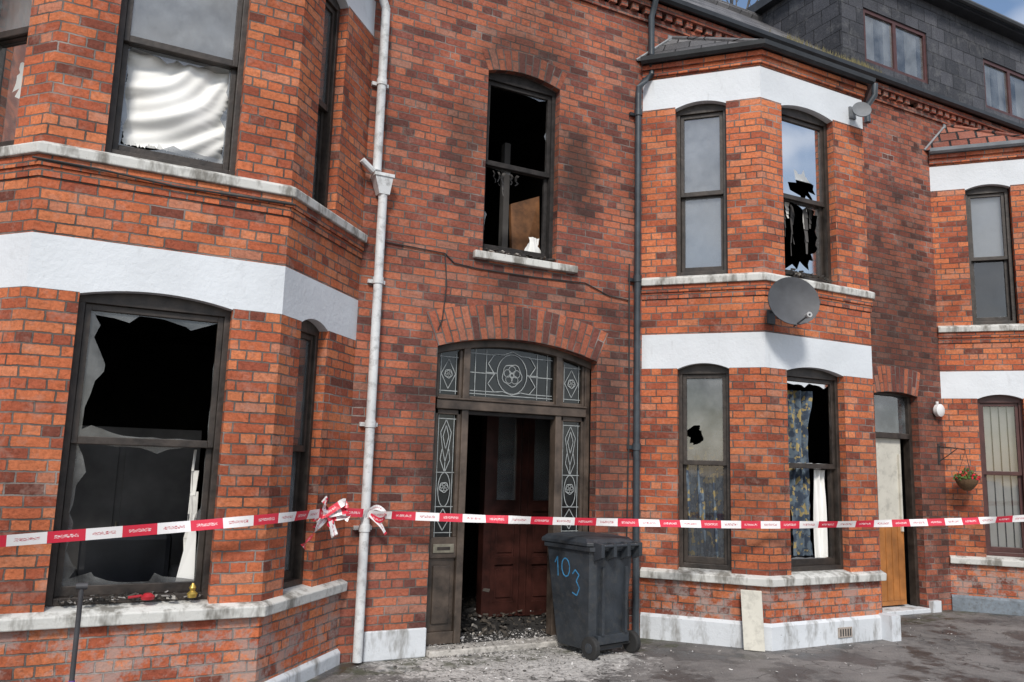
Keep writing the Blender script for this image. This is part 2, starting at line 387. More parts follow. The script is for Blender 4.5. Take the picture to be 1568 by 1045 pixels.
def bay(parent,X,wins,name,roofmat,brick=M_brick,gut=None,rz=6.72):
    gut=gut or M_gutter
    pts=[(X[0],0),(X[1],-Pd),(X[2],-Pd),(X[3],0)]
    mb=MB(); Fs=[]; off=X[0]
    bands=[(zb,zt,M_white),(zub,zut,M_white)]
    for i in range(3):
        F=Face(pts[i],pts[i+1],off); off+=F.len; Fs.append(F)
        ops=[]
        for (fi,x0,x1,lo) in wins:
            if fi!=i: continue
            u0,u1=F.u(x0),F.u(x1)
            if lo==0: ops.append((u0,u1,.68,2.765,.06,True))
            else: ops.append((u0,u1,3.74,5.69,.06,True))
        wall(mb,F,-.1,6.22,ops,bands,brick)
    mb.build(name+'_bay_walls',parent)
    s=MB()
    molding(s,pts,[(-.14,.6),(.055,.6),(.06,.675),(.0,.70),(-.14,.725)],M_sill)
    molding(s,pts,[(-.14,3.675),(.055,3.675),(.06,3.745),(.0,3.775),(-.14,3.80)],M_sill)
    s.build(name+'_window_sills',parent,bevel=.008)
    c=MB()
    molding(c,pts,[(-.02,3.60),(.028,3.60),(.028,3.672),(-.02,3.672)],brick)
    molding(c,pts,[(-.02,3.53),(.014,3.53),(.014,3.597),(-.02,3.597)],brick)
    molding(c,pts,[(-.02,6.10),(.03,6.10),(.03,6.17),(-.02,6.17)],brick)
    molding(c,pts,[(-.02,6.172),(.06,6.172),(.06,6.225),(-.02,6.225)],brick)
    c.build(name+'_brick_string_courses',parent)
    g=MB()
    molding(g,pts,[(.05,6.25),(.07,6.235),(.11,6.227),(.145,6.25),(.155,6.295),(.14,6.295),(.12,6.26),(.07,6.262),(.05,6.295)],gut)
    molding(g,pts,[(-.05,6.226),(.05,6.226),(.05,6.30),(-.05,6.30)],gut)
    g.build(name+'_bay_gutter',parent)
    r=MB(); o=.10
    a=Vector((X[0]-.10,.0,6.29)); b=Vector((X[1]-.05,-Pd-o,6.29)); c_=Vector((X[2]+.05,-Pd-o,6.29)); d=Vector((X[3]+.10,0,6.29))
    e=Vector((X[0]+.42,.0,rz)); f=Vector((X[3]-.42,.0,rz))
    r.face([a,b,e],roofmat,[(0,0),(1.2,0),(.3,.6)]); r.face([b,c_,f,e],roofmat,[(0,0),(1.8,0),(2.3,1.15),(-.5,1.15)]); r.face([c_,d,f],roofmat,[(0,0),(1.2,0),(.9,.6)])
    r.box(X[0]+.35,X[3]-.35,-.02,-.004,rz-.06,rz+.01,M_flash)
    for (p,q) in ((b,e),(c_,f)): r.tube([p,q],.03,roofmat,8)
    r.tube([a+Vector((0,-.008,.01)),e+Vector((0,-.008,.01))],.016,M_flash,6)
    r.build(name+'_bay_roof',parent)
    return Fs,pts
LF,Lp=bay(HA,(L0,L1,L2,L3),[(0,-1.02,-.62,0),(0,-1.02,-.62,1),(1,-.12,.87,0),(1,-.065,.815,1),(2,1.42,1.72,0),(2,1.44,1.72,1)],'left',M_slate)
RF,Rp=bay(HB,(R0,R1,R2,R3),[(0,5.50,5.86,0),(0,5.49,5.86,1),(1,6.40,7.25,0),(1,6.41,7.21,1),(2,7.96,8.32,0),(2,7.96,8.32,1)],'bay',M_slate)
TF,Tp=bay(HC,(T0,T1,T2,T3),[(0,10.56,10.92,0),(0,10.56,10.93,1),(1,11.43,12.3,0),(1,11.43,12.3,1),(2,12.98,13.34,0),(2,12.98,13.34,1)],'bay',M_tile,gut=simple('grey_gutter',(.20,.22,.24),.5,.2,5),rz=6.79)
v=MB()
voussoir(v,3.77,.90,2.80,.14,.3375,-.004,M_vous,.10)
voussoir(v,3.725,.425,5.69,.07,.225,-.004,M_vous,.12)
v.build('brick_arches',HA)
v=MB(); voussoir(v,9.345,.425,2.76,.04,.3375,-.004,M_vous,.1); v.build('brick_arch',HB)
def top(parent,x0,x1):
    mb=MB(); br=M_wall2
    P=[(x0,0),(x1,0)]
    molding(mb,P,[(-.02,6.80),(.03,6.80),(.03,6.87),(-.02,6.87)],br)
    n=int((x1-x0)/.15)
    for i in range(n):
        x=x0+.04+i*.15; mb.box(x,x+.085,-.075,-.001,6.872,6.945,br)
    molding(mb,P,[(-.02,6.947),(.10,6.947),(.10,7.02),(-.02,7.02)],br)
    mb.build('brick_dentil_cornice',parent)
    g=MB()
    molding(g,P,[(.10,7.05),(.115,7.03),(.16,7.022),(.19,7.05),(.195,7.10),(.18,7.10),(.16,7.06),(.12,7.06),(.10,7.10)],M_gutter)
    g.build('eaves_gutter',parent)
    r=MB()
    a,b=(x0,-.13,7.08),(x1,-.13,7.08); c,d=(x1,2.25,9.17),(x0,2.25,9.17); e,f=(x1,4.7,7.05),(x0,4.7,7.05)
    r.face([a,b,c,d],M_slate,[(x0,0),(x1,0),(x1,3.18),(x0,3.18)]); r.face([d,c,e,f],M_slate,[(x0,0),(x1,0),(x1,3.2),(x0,3.2)])
    r.tube([(x0,2.25,9.17),(x1,2.25,9.17)],.09,M_slate,8)
    r.build('slate_roof',parent)
    bk=MB(); bk.box(x0,x1,4.5,4.6,-.1,7.1,M_wall2); bk.build('rear_wall',parent)
top(HA,-7,5.18); top(HB,5.182,9.95); top(HC,9.952,20)
g=MB(); g.face([(-7,0,-.1),(-7,4.5,-.1),(-7,4.5,7.1),(-7,2.25,9.15),(-7,0,7.1)],M_wall); g.build('gable_wall',HA)
g=MB(); g.face([(20,0,-.1),(20,4.5,-.1),(20,4.5,7.1),(20,2.25,9.15),(20,0,7.1)],M_wall); g.build('gable_wall',HC)
def interior(parent,xs,mat,x0,x1,bays):
    mb=MB()
    for (zf,zc) in ((.055,3.15),(3.4,6.2)):
        for z,up in ((zf,1),(zc,0)):
            mb.face([(x0,.0+.12,z),(x1,.12,z),(x1,4.49,z),(x0,4.49,z)],mat)
            for X in bays: mb.face([(X[0]+.15,.118,z),(X[1]+.06,-Pd+.12,z),(X[2]-.06,-Pd+.12,z),(X[3]-.15,.118,z)],mat)
        mb.face([(x0,4.3,zf),(x1,4.3,zf),(x1,4.3,zc),(x0,4.3,zc)],mat)
        for x in xs: mb.box(x-.04,x+.04,.13,4.3,zf,zc,mat)
    mb.build('interior_rooms',parent)
interior(HA,[-1.8,2.45,5.0],M_char,-6.9,5.1,[(L0,L1,L2,L3)])
interior(HB,[5.2,8.8,9.9],M_char,5.12,9.94,[(R0,R1,R2,R3)])
interior(HC,[10.0,14],M_char2,9.96,19.9,[(T0,T1,T2,T3)])
# ---------------------------------------------------------------- windows
SH=lambda lo,hi,pr,m=None,n=46,**kw:('shards',m or M_soot,dict(prof=(lo,hi,pr),n=n,**kw))
F=LF[1]
window(HA,'bay_lower_front',F,F.u(-.12),F.u(.87),.72,2.765,.06,1.79,SH(.03,.34,.13,n=34),SH(.03,.16,.16),seed=19)
window(HA,'bay_upper_front',F,F.u(-.065),F.u(.815),3.79,5.69,.06,4.70,('full',M_dirty),SH(.05,.20,.22,M_haze,40,c=(.48,.58)),seed=5)
F=LF[2]
window(HA,'bay_lower_side',F,F.u(1.42),F.u(1.72),.72,2.765,.06,1.79,('full',M_haze),('full',M_dirty),seed=6)
window(HA,'bay_upper_side',F,F.u(1.44),F.u(1.72),3.79,5.69,.06,4.72,('full',M_haze),('full',M_haze),seed=7)
curtain(HA,'stained_net_curtain',F,F.u(1.40),F.u(1.75),.8,1.9,.28,M_sheetd,.02,3,14)
F=LF[0]
window(HA,'bay_lower_side_b',F,F.u(-1.02),F.u(-.62),.72,2.765,.06,1.79,SH(.05,.3,.2),SH(.05,.3,.2),seed=8)
window(HA,'bay_upper_side_b',F,F.u(-1.02),F.u(-.62),3.79,5.69,.06,4.72,('full',M_dirty),('hole',M_dirty,dict(c=(.7,.6),r=.12,n=20)),seed=9)
curtain(HA,'white_curtain_side',F,F.u(-1.05),F.u(-.58),3.8,5.6,.24,M_sheet,.02,4,4)
F=LF[1]
curtain(HA,'white_curtain_sheet',F,F.u(-.02),F.u(.79),3.93,4.66,.245,M_sheet,.004,1.0,11,nu=80,nz=60,taper=.08,jag=.05,swag=.055,edge=.022)
curtain(HA,'white_curtain_upper',F,F.u(-.04),F.u(.80),4.661,5.6,.27,M_sheetd,.012,2.2,12)
window(HA,'hall_window',FA,3.30+7,4.15+7,3.80,5.69,.07,4.76,SH(.02,.12,.10),SH(.02,.14,.12),seed=12,fm=M_char_frame)
F=RF[0]
window(HB,'bay_lower_side',F,F.u(5.50),F.u(5.86),.72,2.765,.06,1.79,('hole',M_haze,dict(c=(.32,.3),r=.085,n=16)),('full',M_glass),seed=13)
window(HB,'bay_upper_side',F,F.u(5.49),F.u(5.86),3.79,5.69,.06,4.72,('full',M_dirty),('full',M_dirty),seed=14)
curtain(HB,'floral_curtain_side',F,F.u(5.46),F.u(5.9),.8,1.95,.20,M_floral,.03,5,5)
mb=MB(); F.box(mb,F.u(5.47),F.u(5.88),3.76,5.7,.19,.2,M_blind); mb.build('pale_blind',HB)
F=RF[1]
window(HB,'bay_lower_front',F,F.u(6.40),F.u(7.25),.72,2.765,.06,1.79,SH(.03,.14,.12),SH(.03,.14,.12),seed=15)
window(HB,'bay_upper_front',F,F.u(6.41),F.u(7.21),3.79,5.69,.06,4.72,('hole',M_dirty,dict(c=(.55,.16),r=.16,n=22)),SH(.05,.34,.22),seed=16)
curtain(HB,'floral_curtain',F,F.u(6.66),F.u(7.04),.85,2.6,.28,M_floral,.04,3,7,taper=.2,edge=.03)
curtain(HB,'white_net_curtain',F,F.u(7.0),F.u(7.19),.80,1.75,.22,M_sheet,.02,2,8)
mb=MB(); F.box(mb,F.u(6.44),F.u(7.2),4.98,5.68,.2,.21,M_blind); mb.build('pale_blind_front',HB)
F=RF[2]
window(HB,'bay_lower_side_b',F,F.u(7.96),F.u(8.32),.72,2.765,.06,1.79,seed=17)
window(HB,'bay_upper_side_b',F,F.u(7.96),F.u(8.32),3.79,5.69,.06,4.72,seed=18)
for i,(xa,xb) in enumerate(((10.56,10.92),(11.43,12.3),(12.98,13.34))):
    F=TF[i]
    window(HC,'bay_lower_%d'%i,F,F.u(xa),F.u(xb),.72,2.765,.06,1.79,gm=M_glass,fm=M_frame2,seed=20+i)
    window(HC,'bay_upper_%d'%i,F,F.u(xa),F.u(xb),3.79,5.69,.06,4.72,gm=M_glass,fm=M_frame,seed=30+i)
    mb=MB(); u=F.u(xa)
    while u<F.u(xb)-.02:
        mb.face([F.P(u,.8,.20),F.P(u+.085,.8,.23),F.P(u+.085,2.7,.23),F.P(u,2.7,.20)],M_blindw); u+=.095
    mb.build('vertical_blinds_%d'%i,HC)
    mb=MB(); F.box(mb,F.u(xa),F.u(xb),4.70,5.68,.19,.2,M_blind); mb.build('roller_blind_%d'%i,HC)
s=MB(); s.box(3.2,4.38,-.06,.10,3.70,3.775,M_sill); s.build('hall_window_sill',HA,bevel=.008)
mb=MB(); mb.hexa([(4.02,.70,3.5),(4.36,.70,3.5),(4.36,.75,3.5),(4.02,.75,3.5),(3.98,.74,4.60),(4.32,.70,4.74),(4.32,.75,4.74),(3.98,.79,4.60)],M_brown)
mb.box(3.88,3.95,.73,.82,3.42,5.3,M_char2); mb.box(3.3,4.3,1.6,1.66,3.42,4.3,M_char2); mb.build('scorched_inner_door',HA)
curtain(HA,'white_cloth',FA,10.93,11.05,3.84,4.08,.2,M_sheet,.014,1.2,51,nu=16,nz=12,taper=-1.2,edge=.015,jag=.02)
hs=MB(); rnd=random.Random(21)
def scrap(F,u,z,d,l,w,mat):
    pts=[]; x=u
    for k in range(5):
        t=k/4; pts.append((x+rnd.uniform(-.02,.02),z-l*t,w*(1-t*.7)))
    for (a,b) in zip(pts,pts[1:]): hs.face([F.P(a[0]-a[2]/2,a[1],d+rnd.uniform(-.01,.01)),F.P(b[0]-b[2]/2,b[1],d),F.P(b[0]+b[2]/2,b[1],d),F.P(a[0]+a[2]/2,a[1],d+.01)],mat)
F=RF[1]
for i in range(11): scrap(F,F.u(6.5)+rnd.uniform(0,.6),4.70,.2+rnd.uniform(0,.1),rnd.uniform(.15,.75),rnd.uniform(.02,.09),M_char2 if i%3 else M_sheetd)
for i in range(5): scrap(FA,10.45+rnd.uniform(0,.6),4.74,.25,rnd.uniform(.1,.4),rnd.uniform(.02,.05),M_char2)
F=LF[1]
for i in range(4): scrap(F,F.u(.72)+rnd.uniform(-.04,.05),1.75-i*.15,.24,rnd.uniform(.3,.8),rnd.uniform(.02,.05),M_sheetd)
hs.face([F.P(F.u(.66),.80,.22),F.P(F.u(.79),.80,.22),F.P(F.u(.78),1.15,.24),F.P(F.u(.75),1.30,.24)],M_sheet)
hs.build('hanging_scraps',HA)
p=MB()
p.tube([(2.23,-.075,.02),(2.23,-.075,4.16)],.042,M_pwhite,12)
p.tube([(2.16,-.075,4.36),(2.16,-.075,5.98),(2.08,-.10,6.15),(2.08,-.16,6.26)],.042,M_pwhite,12)
for z in (1.1,2.0,3.3,5.2): p.tube([(2.23 if z<4.2 else 2.16,-.075,z),(2.23 if z<4.2 else 2.16,-.075,z+.06)],.050,M_pwhite,12); p.box((2.23 if z<4.2 else 2.16)-.08,(2.23 if z<4.2 else 2.16)+.08,-.035,-.002,z+.01,z+.045,M_pwhite)
p.hexa([(2.18,-.12,4.14),(2.28,-.12,4.14),(2.28,-.02,4.14),(2.18,-.02,4.14),(2.13,-.14,4.30),(2.30,-.14,4.30),(2.30,-.005,4.30),(2.13,-.005,4.30)],M_pwhite)
p.box(2.12,2.31,-.15,-.004,4.30,4.33,M_pwhite)
p.tube([(2.0,-.12,4.42),(2.12,-.1,4.34)],.03,M_pwhite,8)
p.build('white_downpipe',HA,smooth=True)
p=MB()
p.tube([(5.13,-.07,.03),(5.13,-.07,5.86)],.036,M_pdark,12)
p.tube([(5.13,-.07,5.86),(5.13,-.08,5.93),(5.2,-.1,6.03),(5.30,-.09,6.12),(5.31,-.08,6.3)],.036,M_pdark,12)
p.tube([(5.31,-.07,6.28),(5.31,-.07,6.85),(5.31,-.12,6.95),(5.31,-.15,7.03)],.036,M_pdark,12)
p.hexa([(5.26,-.12,6.2),(5.36,-.12,6.2),(5.36,-.02,6.2),(5.26,-.02,6.2),(5.22,-.15,6.34),(5.40,-.15,6.34),(5.40,-.003,6.34),(5.22,-.003,6.34)],M_gutter)
for z in (1.9,3.7,5.6): p.tube([(5.13,-.07,z),(5.13,-.07,z+.07)],.046,M_pdark,12); p.box(5.05,5.21,-.035,-.002,z+.01,z+.045,M_pdark)
p.build('dark_downpipe',HA,smooth=True)
p=MB(); p.tube([(7.80,-1.06,6.24),(7.79,-1.06,6.10),(7.74,-.99,5.98),(7.74,-.99,5.78)],.036,M_pdark,12); p.build('gutter_outlet',HB,smooth=True)
p=MB()
p.tube([(5.05,-.03,3.9),(5.06,-.03,2.2),(5.04,-.03,1.0),(5.07,-.03,.1)],.009,M_cable,6)
p.tube([(2.3,-.012,3.72),(2.9,-.012,3.70),(3.0,-.012,3.62),(3.25,-.012,3.60),(3.9,-.012,3.60),(4.5,-.012,3.62),(4.8,-.012,3.52),(5.05,-.012,3.5)],.006,M_cable,6)
p.tube([(2.9,-.012,3.70),(2.93,-.012,3.4),(2.9,-.012,3.05),(2.86,-.012,2.95)],.006,M_cable,6)
p.tube([(L1-.05,-Pd-.03,3.64),(-.1,-Pd-.045,3.63),(.4,-Pd-.045,3.60),(.9,-Pd-.045,3.61),(1.26,-Pd-.03,3.62)],.008,M_cable,6)
p.build('wall_cables',HA,smooth=True)
p=MB()
p.box(2.29,2.868,-.035,-.001,0,.25,M_plinth)
molding(p,[(L1-.3,-Pd),(L2,-Pd),(L3,0)],[(-.02,-.02),(.03,-.02),(.03,.10),(.0,.13),(-.02,.13)],M_plinth)
p.build('painted_plinth',HA,bevel=.014)
p=MB()
molding(p,Rp,[(-.02,-.02),(.03,-.02),(.03,.22),(.0,.25),(-.02,.25)],M_plinth)
p.box(7.66,7.80,-1.10,-.90,0,.26,M_plinth)
p.box(9.80,9.97,-.06,-.001,0,.14,M_plinth)
p.box(7.0,7.2,-.985,-.973,.06,.16,simple('air_brick',(.35,.30,.26),.8,.2,20)); 
for k in range(5): p.box(7.02+k*.036,7.036+k*.036,-.988,-.9851,.075,.145,M_cable)
p.build('painted_plinth',HB,bevel=.014)
p=MB(); molding(p,Tp,[(-.02,-.02),(.03,-.02),(.03,.17),(.0,.2),(-.02,.2)],simple('blue_grey_plinth',(.16,.19,.22),.8,.3,8,dirt=.6)); p.build('painted_plinth',HC)
# ---------------------------------------------------------------- porch
FP=Face((0,0),(10,0),0)
pm=MB(); D=.13
X0,X1=2.87,4.67; dl,dr=3.27,4.25
def pb(a,b,c,d,d0=D,d1=D+.1,m=None): FP.box(pm,a,b,c,d,d0,d1,m or M_pframe)
pb(X0,X0+.06,.06,2.80); pb(X1-.06,X1,.06,2.80)
pb(dl-.07,dl,.06,2.86,D-.015,D+.1); pb(dr,dr+.07,.06,2.86,D-.015,D+.1)
pb(X0+.06,X1-.06,2.22,2.31,D-.03,D+.11); pb(X0+.06,X1-.06,2.312,2.33,D-.045,D+.11); pb(dl,dr,2.18,2.219,D+.01,D+.09,M_char_frame)
n=16
for k in range(n):
    a=X0+(X1-X0)*k/n;b=X0+(X1-X0)*(k+1)/n
    za=arc_z(a,X0,X1,2.8,.14)+.004;zc=arc_z(b,X0,X1,2.8,.14)+.004
    pm.hexa([FP.P(a,za-.075,D-.02),FP.P(b,zc-.075,D-.02),FP.P(b,zc-.075,D+.1),FP.P(a,za-.075,D+.1),FP.P(a,za,D-.02),FP.P(b,zc,D-.02),FP.P(b,zc,D+.1),FP.P(a,za,D+.1)],M_pframe)
for (a,b) in ((X0+.06,dl-.07),(dr+.07,X1-.06)):
    pb(a,b,.06,.17); pb(a,b,.83,1.02); pb(a,b,.17,.83,D+.03,D+.07)
    pb(a+.05,b-.05,.24,.76,D+.012,D+.031)
    pb(a,a+.035,1.02,2.22,D+.01,D+.08);pb(b-.035,b,1.02,2.22,D+.01,D+.08)
    pb(a,b,2.17,2.22,D+.01,D+.08); pb(a,a+.03,2.33,2.80,D+.01,D+.08); pb(b-.03,b,2.33,2.80,D+.01,D+.08); pb(a+.03,b-.03,2.33,2.36,D+.01,D+.08)
pb(dl,dr,2.33,2.36,D+.01,D+.08)
pm.build('porch_frame',HA,bevel=.006)
lg=MB(); ld=MB()
def circ(cx,cz,rx,rz,n=18,ph=0): return [(cx+rx*math.cos(ph+2*math.pi*k/n),cz+rz*math.sin(ph+2*math.pi*k/n)) for k in range(n)]
dG=D+.05; dLd=D+.044; w=.008
def rose(cx,cz,r):
    ribbon(ld,FP,circ(cx,cz,r*.25,r*.25,10),w,dLd,M_lead,True)
    for k in range(5):
        a=k*2*math.pi/5+.3; ribbon(ld,FP,circ(cx+r*.50*math.cos(a),cz+r*.50*math.sin(a),r*.36,r*.36,8,a),w*.8,dLd-.001,M_lead,True)
    ribbon(ld,FP,[(cx+(r*(1.0+.08*math.cos(5*t*.314+1)))*math.cos(t*.314),cz+(r*(1.0+.08*math.cos(5*t*.314+1)))*math.sin(t*.314)) for t in range(20)],w,dLd-.002,M_lead,True)
for (a,b) in ((X0+.095,dl-.105),(dr+.105,X1-.095)):
    c=(a+b)/2; h=(b-a)/2
    lg.face([FP.P(a-.02,1.0,dG),FP.P(b+.02,1.0,dG),FP.P(b+.02,2.19,dG),FP.P(a-.02,2.19,dG)],M_dark)
    lg.face([FP.P(a-.02,2.33,dG),FP.P(b+.02,2.33,dG),FP.P(b+.02,2.82,dG),FP.P(a-.02,2.82,dG)],M_dark)
    for x in (a+.02,b-.02): ribbon(ld,FP,[(x,1.02),(x,2.17)],w,dLd,M_lead)
    for z in (1.06,1.3,1.62,2.13): ribbon(ld,FP,[(a,z),(b,z)],w,dLd-.0005,M_lead)
    ribbon(ld,FP,[(c,2.12),(c+h*.55,2.0),(c+h*.3,1.84),(c,1.72),(c-h*.3,1.84),(c-h*.55,2.0)],w,dLd,M_lead,True)
    ribbon(ld,FP,[(c,2.07),(c+h*.3,1.96),(c,1.84),(c-h*.3,1.96)],w,dLd-.001,M_lead,True)
    rose(c,1.48,h*.45); ribbon(ld,FP,circ(c,1.46,h*.62,.16,20),w,dLd-.003,M_lead,True)
    ribbon(ld,FP,[(c,1.62),(c-h*.5,1.74),(c-h*.35,1.84)],w,dLd,M_lead); ribbon(ld,FP,[(c,1.62),(c+h*.5,1.74),(c+h*.35,1.84)],w,dLd,M_lead)
    ribbon(ld,FP,[(c,1.62),(c,1.72)],w,dLd,M_lead)
    ribbon(ld,FP,[(c,1.08),(c+h*.6,1.18),(c,1.28),(c-h*.6,1.18)],w,dLd,M_lead,True)
    for x in (a+.02,b-.02): ribbon(ld,FP,[(x,2.37),(x,2.76)],w,dLd,M_lead)
    for z in (2.40,2.73): ribbon(ld,FP,[(a,z),(b,z)],w,dLd-.0005,M_lead)
    ribbon(ld,FP,[(c,2.71),(c+h*.75,2.565),(c,2.42),(c-h*.75,2.565)],w,dLd,M_lead,True); rose(c,2.565,h*.4)
lg.face([FP.P(dl-.01,2.33,dG),FP.P(dr+.01,2.33,dG),FP.P(dr+.01,2.93,dG),FP.P(dl-.01,2.93,dG)],M_dark)
for x in (dl+.08,dl+.2,dr-.08,dr-.2): ribbon(ld,FP,[(x,2.37),(x,2.84)],w,dLd,M_lead)
for z in (2.42,2.60,2.79):
    ribbon(ld,FP,[(dl+.02,z),(dl+.30,z)],w,dLd-.0005,M_lead); ribbon(ld,FP,[(dr-.30,z),(dr-.02,z)],w,dLd-.0005,M_lead)
cc=(dl+dr)/2
rose(cc,2.60,.11); ribbon(ld,FP,circ(cc,2.61,.17,.20,22),w,dLd-.003,M_lead,True)
for sx in (-1,1):
    ribbon(ld,FP,[(cc+sx*x,z) for x,z in ((.0,2.40),(.1,2.43),(.2,2.42),(.27,2.50),(.20,2.60),(.27,2.70),(.2,2.80),(.1,2.80),(0,2.84))],w,dLd-.004,M_lead)
    ribbon(ld,FP,[(cc+sx*.17,2.61),(cc+sx*.30,2.61)],w,dLd-.005,M_lead)
ribbon(ld,FP,[(dl+.02,2.39),(dr-.02,2.39)],w,dLd-.006,M_lead)
lg.build('porch_leaded_glass',HA); ld.build('porch_lead_cames',HA)
lb=MB(); FP.box(lb,X0+.09,dl-.1,.88,.96,D-.012,D-.0005,M_metal); FP.box(lb,X0+.13,dl-.14,.905,.935,D-.018,D-.0125,M_frame); lb.build('letterbox',HA,bevel=.003)
st=MB(); st.box(2.875,4.665,-.10,.12,0,.058,simple('concrete_step',(.40,.38,.35),.85,.4,7,.4,dirt=.7)); st.build('door_step',HA,bevel=.012)
ih=MB()
def leaf(x0,x1,y,z1=2.5):
    q=.06
    ih.box(x0,x0+q,y,y+.05,.07,z1,M_maroon); ih.box(x1-q,x1,y,y+.05,.07,z1,M_maroon)
    for a,b in ((.07,.22),(.62,.70),(1.20,1.32),(z1-.12,z1)): ih.box(x0+q,x1-q,y,y+.05,a,b,M_maroon)
    for a,b in ((.22,.62),(.70,1.20)):
        ih.box(x0+q,x1-q,y+.02,y+.04,a,b,M_maroon); ih.box(x0+q+.03,x1-q-.03,y+.008,y+.02,a+.05,b-.05,M_maroon)
    ih.face([(x0+q,y+.03,1.32),(x1-q,y+.03,1.32),(x1-q,y+.03,z1-.12),(x0+q,y+.03,z1-.12)],M_dirty)
leaf(4.06,4.42,1.15); leaf(4.50,4.92,1.10)
ih.box(3.96,4.05,1.12,1.25,.07,2.7,M_maroon); ih.box(4.421,4.499,1.12,1.23,.07,2.7,M_maroon)
ih.box(3.1,4.95,1.13,1.24,2.702,2.8,M_maroon)
ih.box(4.90,4.945,.2,1.1,.07,2.9,M_char2)
ih.box(2.62,3.3,2.5,2.55,.07,2.4,M_char2)
for k in range(5): ih.box(3.2,3.9,2.6+k*.25,2.85+k*.25,.06,.25+k*.19,M_char2)
ih.build('inner_hall_doors',HA)
# ---------------------------------------------------------------- neighbour door
nd=MB()
def nb(a,b,c,d,d0,d1,m): FP.box(nd,a,b,c,d,d0,d1,m)
nb(8.92,8.98,.06,2.80,.10,.2,M_frame); nb(9.71,9.77,.06,2.80,.10,.2,M_frame)
nb(8.98,9.71,2.76,2.81,.10,.2,M_frame); nb(8.98,9.71,2.20,2.27,.095,.2,M_frame)
nb(8.98,9.60,1.12,2.20,.16,.20,M_cream); nb(8.98,9.60,.08,1.118,.165,.20,M_wood)
for i in range(5): nb(9.0+i*.118,9.0+i*.118+.105,.14,1.08,.158,.1645,M_wood)
nb(9.53,9.56,1.0,2.0,.13,.16,M_cream)
nd.build('front_door',HB,bevel=.004)
nd=MB(); pane(nd,FP,8.98,9.71,2.27,2.76,.15,M_dirty); nd.build('transom_window',HB)
nd=MB(); nd.box(8.93,9.76,-.06,.3,0,.058,M_plinth); nd.build('door_step',HB,bevel=.01)
# ---------------------------------------------------------------- dormer
dm=MB(); FD=Face((9.3,.6),(17,.6),0)
wall(dm,FD,7.5,9.25,[(.48,1.95,7.83,8.70,0,True),(3.4,4.9,7.80,8.68,0,True)],[],M_hung,rev=.05)
dm.face([(9.3,2.4,7.0),(9.3,.6,7.0),(9.3,.6,9.25),(9.3,2.4,9.25)],M_hung,[(0,0),(1.8,0),(1.8,2.25),(0,2.25)])
dm.face([(17,.6,7.0),(17,2.4,7.0),(17,2.4,9.25),(17,.6,9.25)],M_hung)
dm.face([(9.3,.9,7.5),(17,.9,7.5),(17,.9,9.2),(9.3,.9,9.2)],M_char2)
dm.box(9.15,17.15,.42,2.7,9.25,9.40,M_gutter)
dm.tube([(9.15,.36,9.33),(17.1,.36,9.33)],.05,M_gutter,8)
dm.build('dormer',HB)
dw=MB()
for (a,b,c,d) in ((.48,1.95,7.83,8.70),(3.4,4.9,7.80,8.68)):
    FD.box(dw,a,a+.06,c,d,.02,.08,M_frame2);FD.box(dw,b-.06,b,c,d,.02,.08,M_frame2);FD.box(dw,a+.06,b-.06,c,c+.06,.02,.08,M_frame2);FD.box(dw,a+.06,b-.06,d-.06,d,.02,.08,M_frame2)
    m=(a+b)/2-.05; FD.box(dw,m,m+.07,c+.06,d-.06,.02,.08,M_frame2)
    dw.face([FD.P(a,c,.05),FD.P(b,c,.05),FD.P(b,d,.05),FD.P(a,d,.05)],M_dirty)
    for k in range(3): FD.box(dw,a+.08+k*.5,a+.36+k*.5,c,d,.12,.125,M_blindw)
dw.build('dormer_windows',HB)
ms=MB(); mm=simple('dry_moss',(.15,.13,.06),.9,.5,30); rnd=random.Random(31)
for i in range(520):
    x=rnd.choice((7.9,8.4,8.9,9.1,9.15))+rnd.gauss(0,.12); y=rnd.uniform(-.1,.3); z=7.08+(y+.13)*.878+.01
    h=rnd.uniform(.03,.13); dx=rnd.uniform(-.04,.04); ms.face([(x-.010,y,z),(x+.010,y,z),(x+dx,y+rnd.uniform(-.03,.03),z+h)],mm)
ms.build('roof_moss',HB)
# ---------------------------------------------------------------- objects
M_bin=simple('dark_grey_plastic',(.030,.036,.044),.45,.35,5,.2,bscale=90,dirt=.3)
M_rub=simple('black_rubber',(.02,.02,.02),.7,.2,5)
M_spray=simple('blue_spray_paint',(.05,.22,.42),.5,.4,25)
bn=MB()
def ring(w,d0,d1,z,c=.05):
    x=w/2; return [(-x+c,d0,z),(x-c,d0,z),(x,d0+c,z),(x,d1-c,z),(x-c,d1,z),(-x+c,d1,z),(-x,d1-c,z),(-x,d0+c,z)]
prof=[(.44,-.24,.26,.055),(.46,-.25,.28,.12),(.52,-.28,.33,.55),(.56,-.30,.37,.90),(.565,-.30,.375,.94),(.61,-.33,.40,.945),(.61,-.33,.40,.985)]
rings=[ring(*q) for q in prof]
for a,b in zip(rings,rings[1:]):
    for k in range(8): bn.face([a[k],a[(k+1)%8],b[(k+1)%8],b[k]],M_bin)
bn.face(rings[0][::-1],M_bin)
lid=[ring(.63,-.31,.44,.99,.06),ring(.63,-.31,.44,1.02,.06),ring(.56,-.27,.40,1.055,.06),ring(.40,-.15,.30,1.07,.06)]
bn.face(lid[0][::-1],M_bin)
for a,b in zip(lid,lid[1:]):
    for k in range(8): bn.face([a[k],a[(k+1)%8],b[(k+1)%8],b[k]],M_bin)
bn.face(lid[-1],M_bin)
bn.tube([(-.25,-.38,1.0),(.25,-.38,1.0)],.017,M_bin,10)
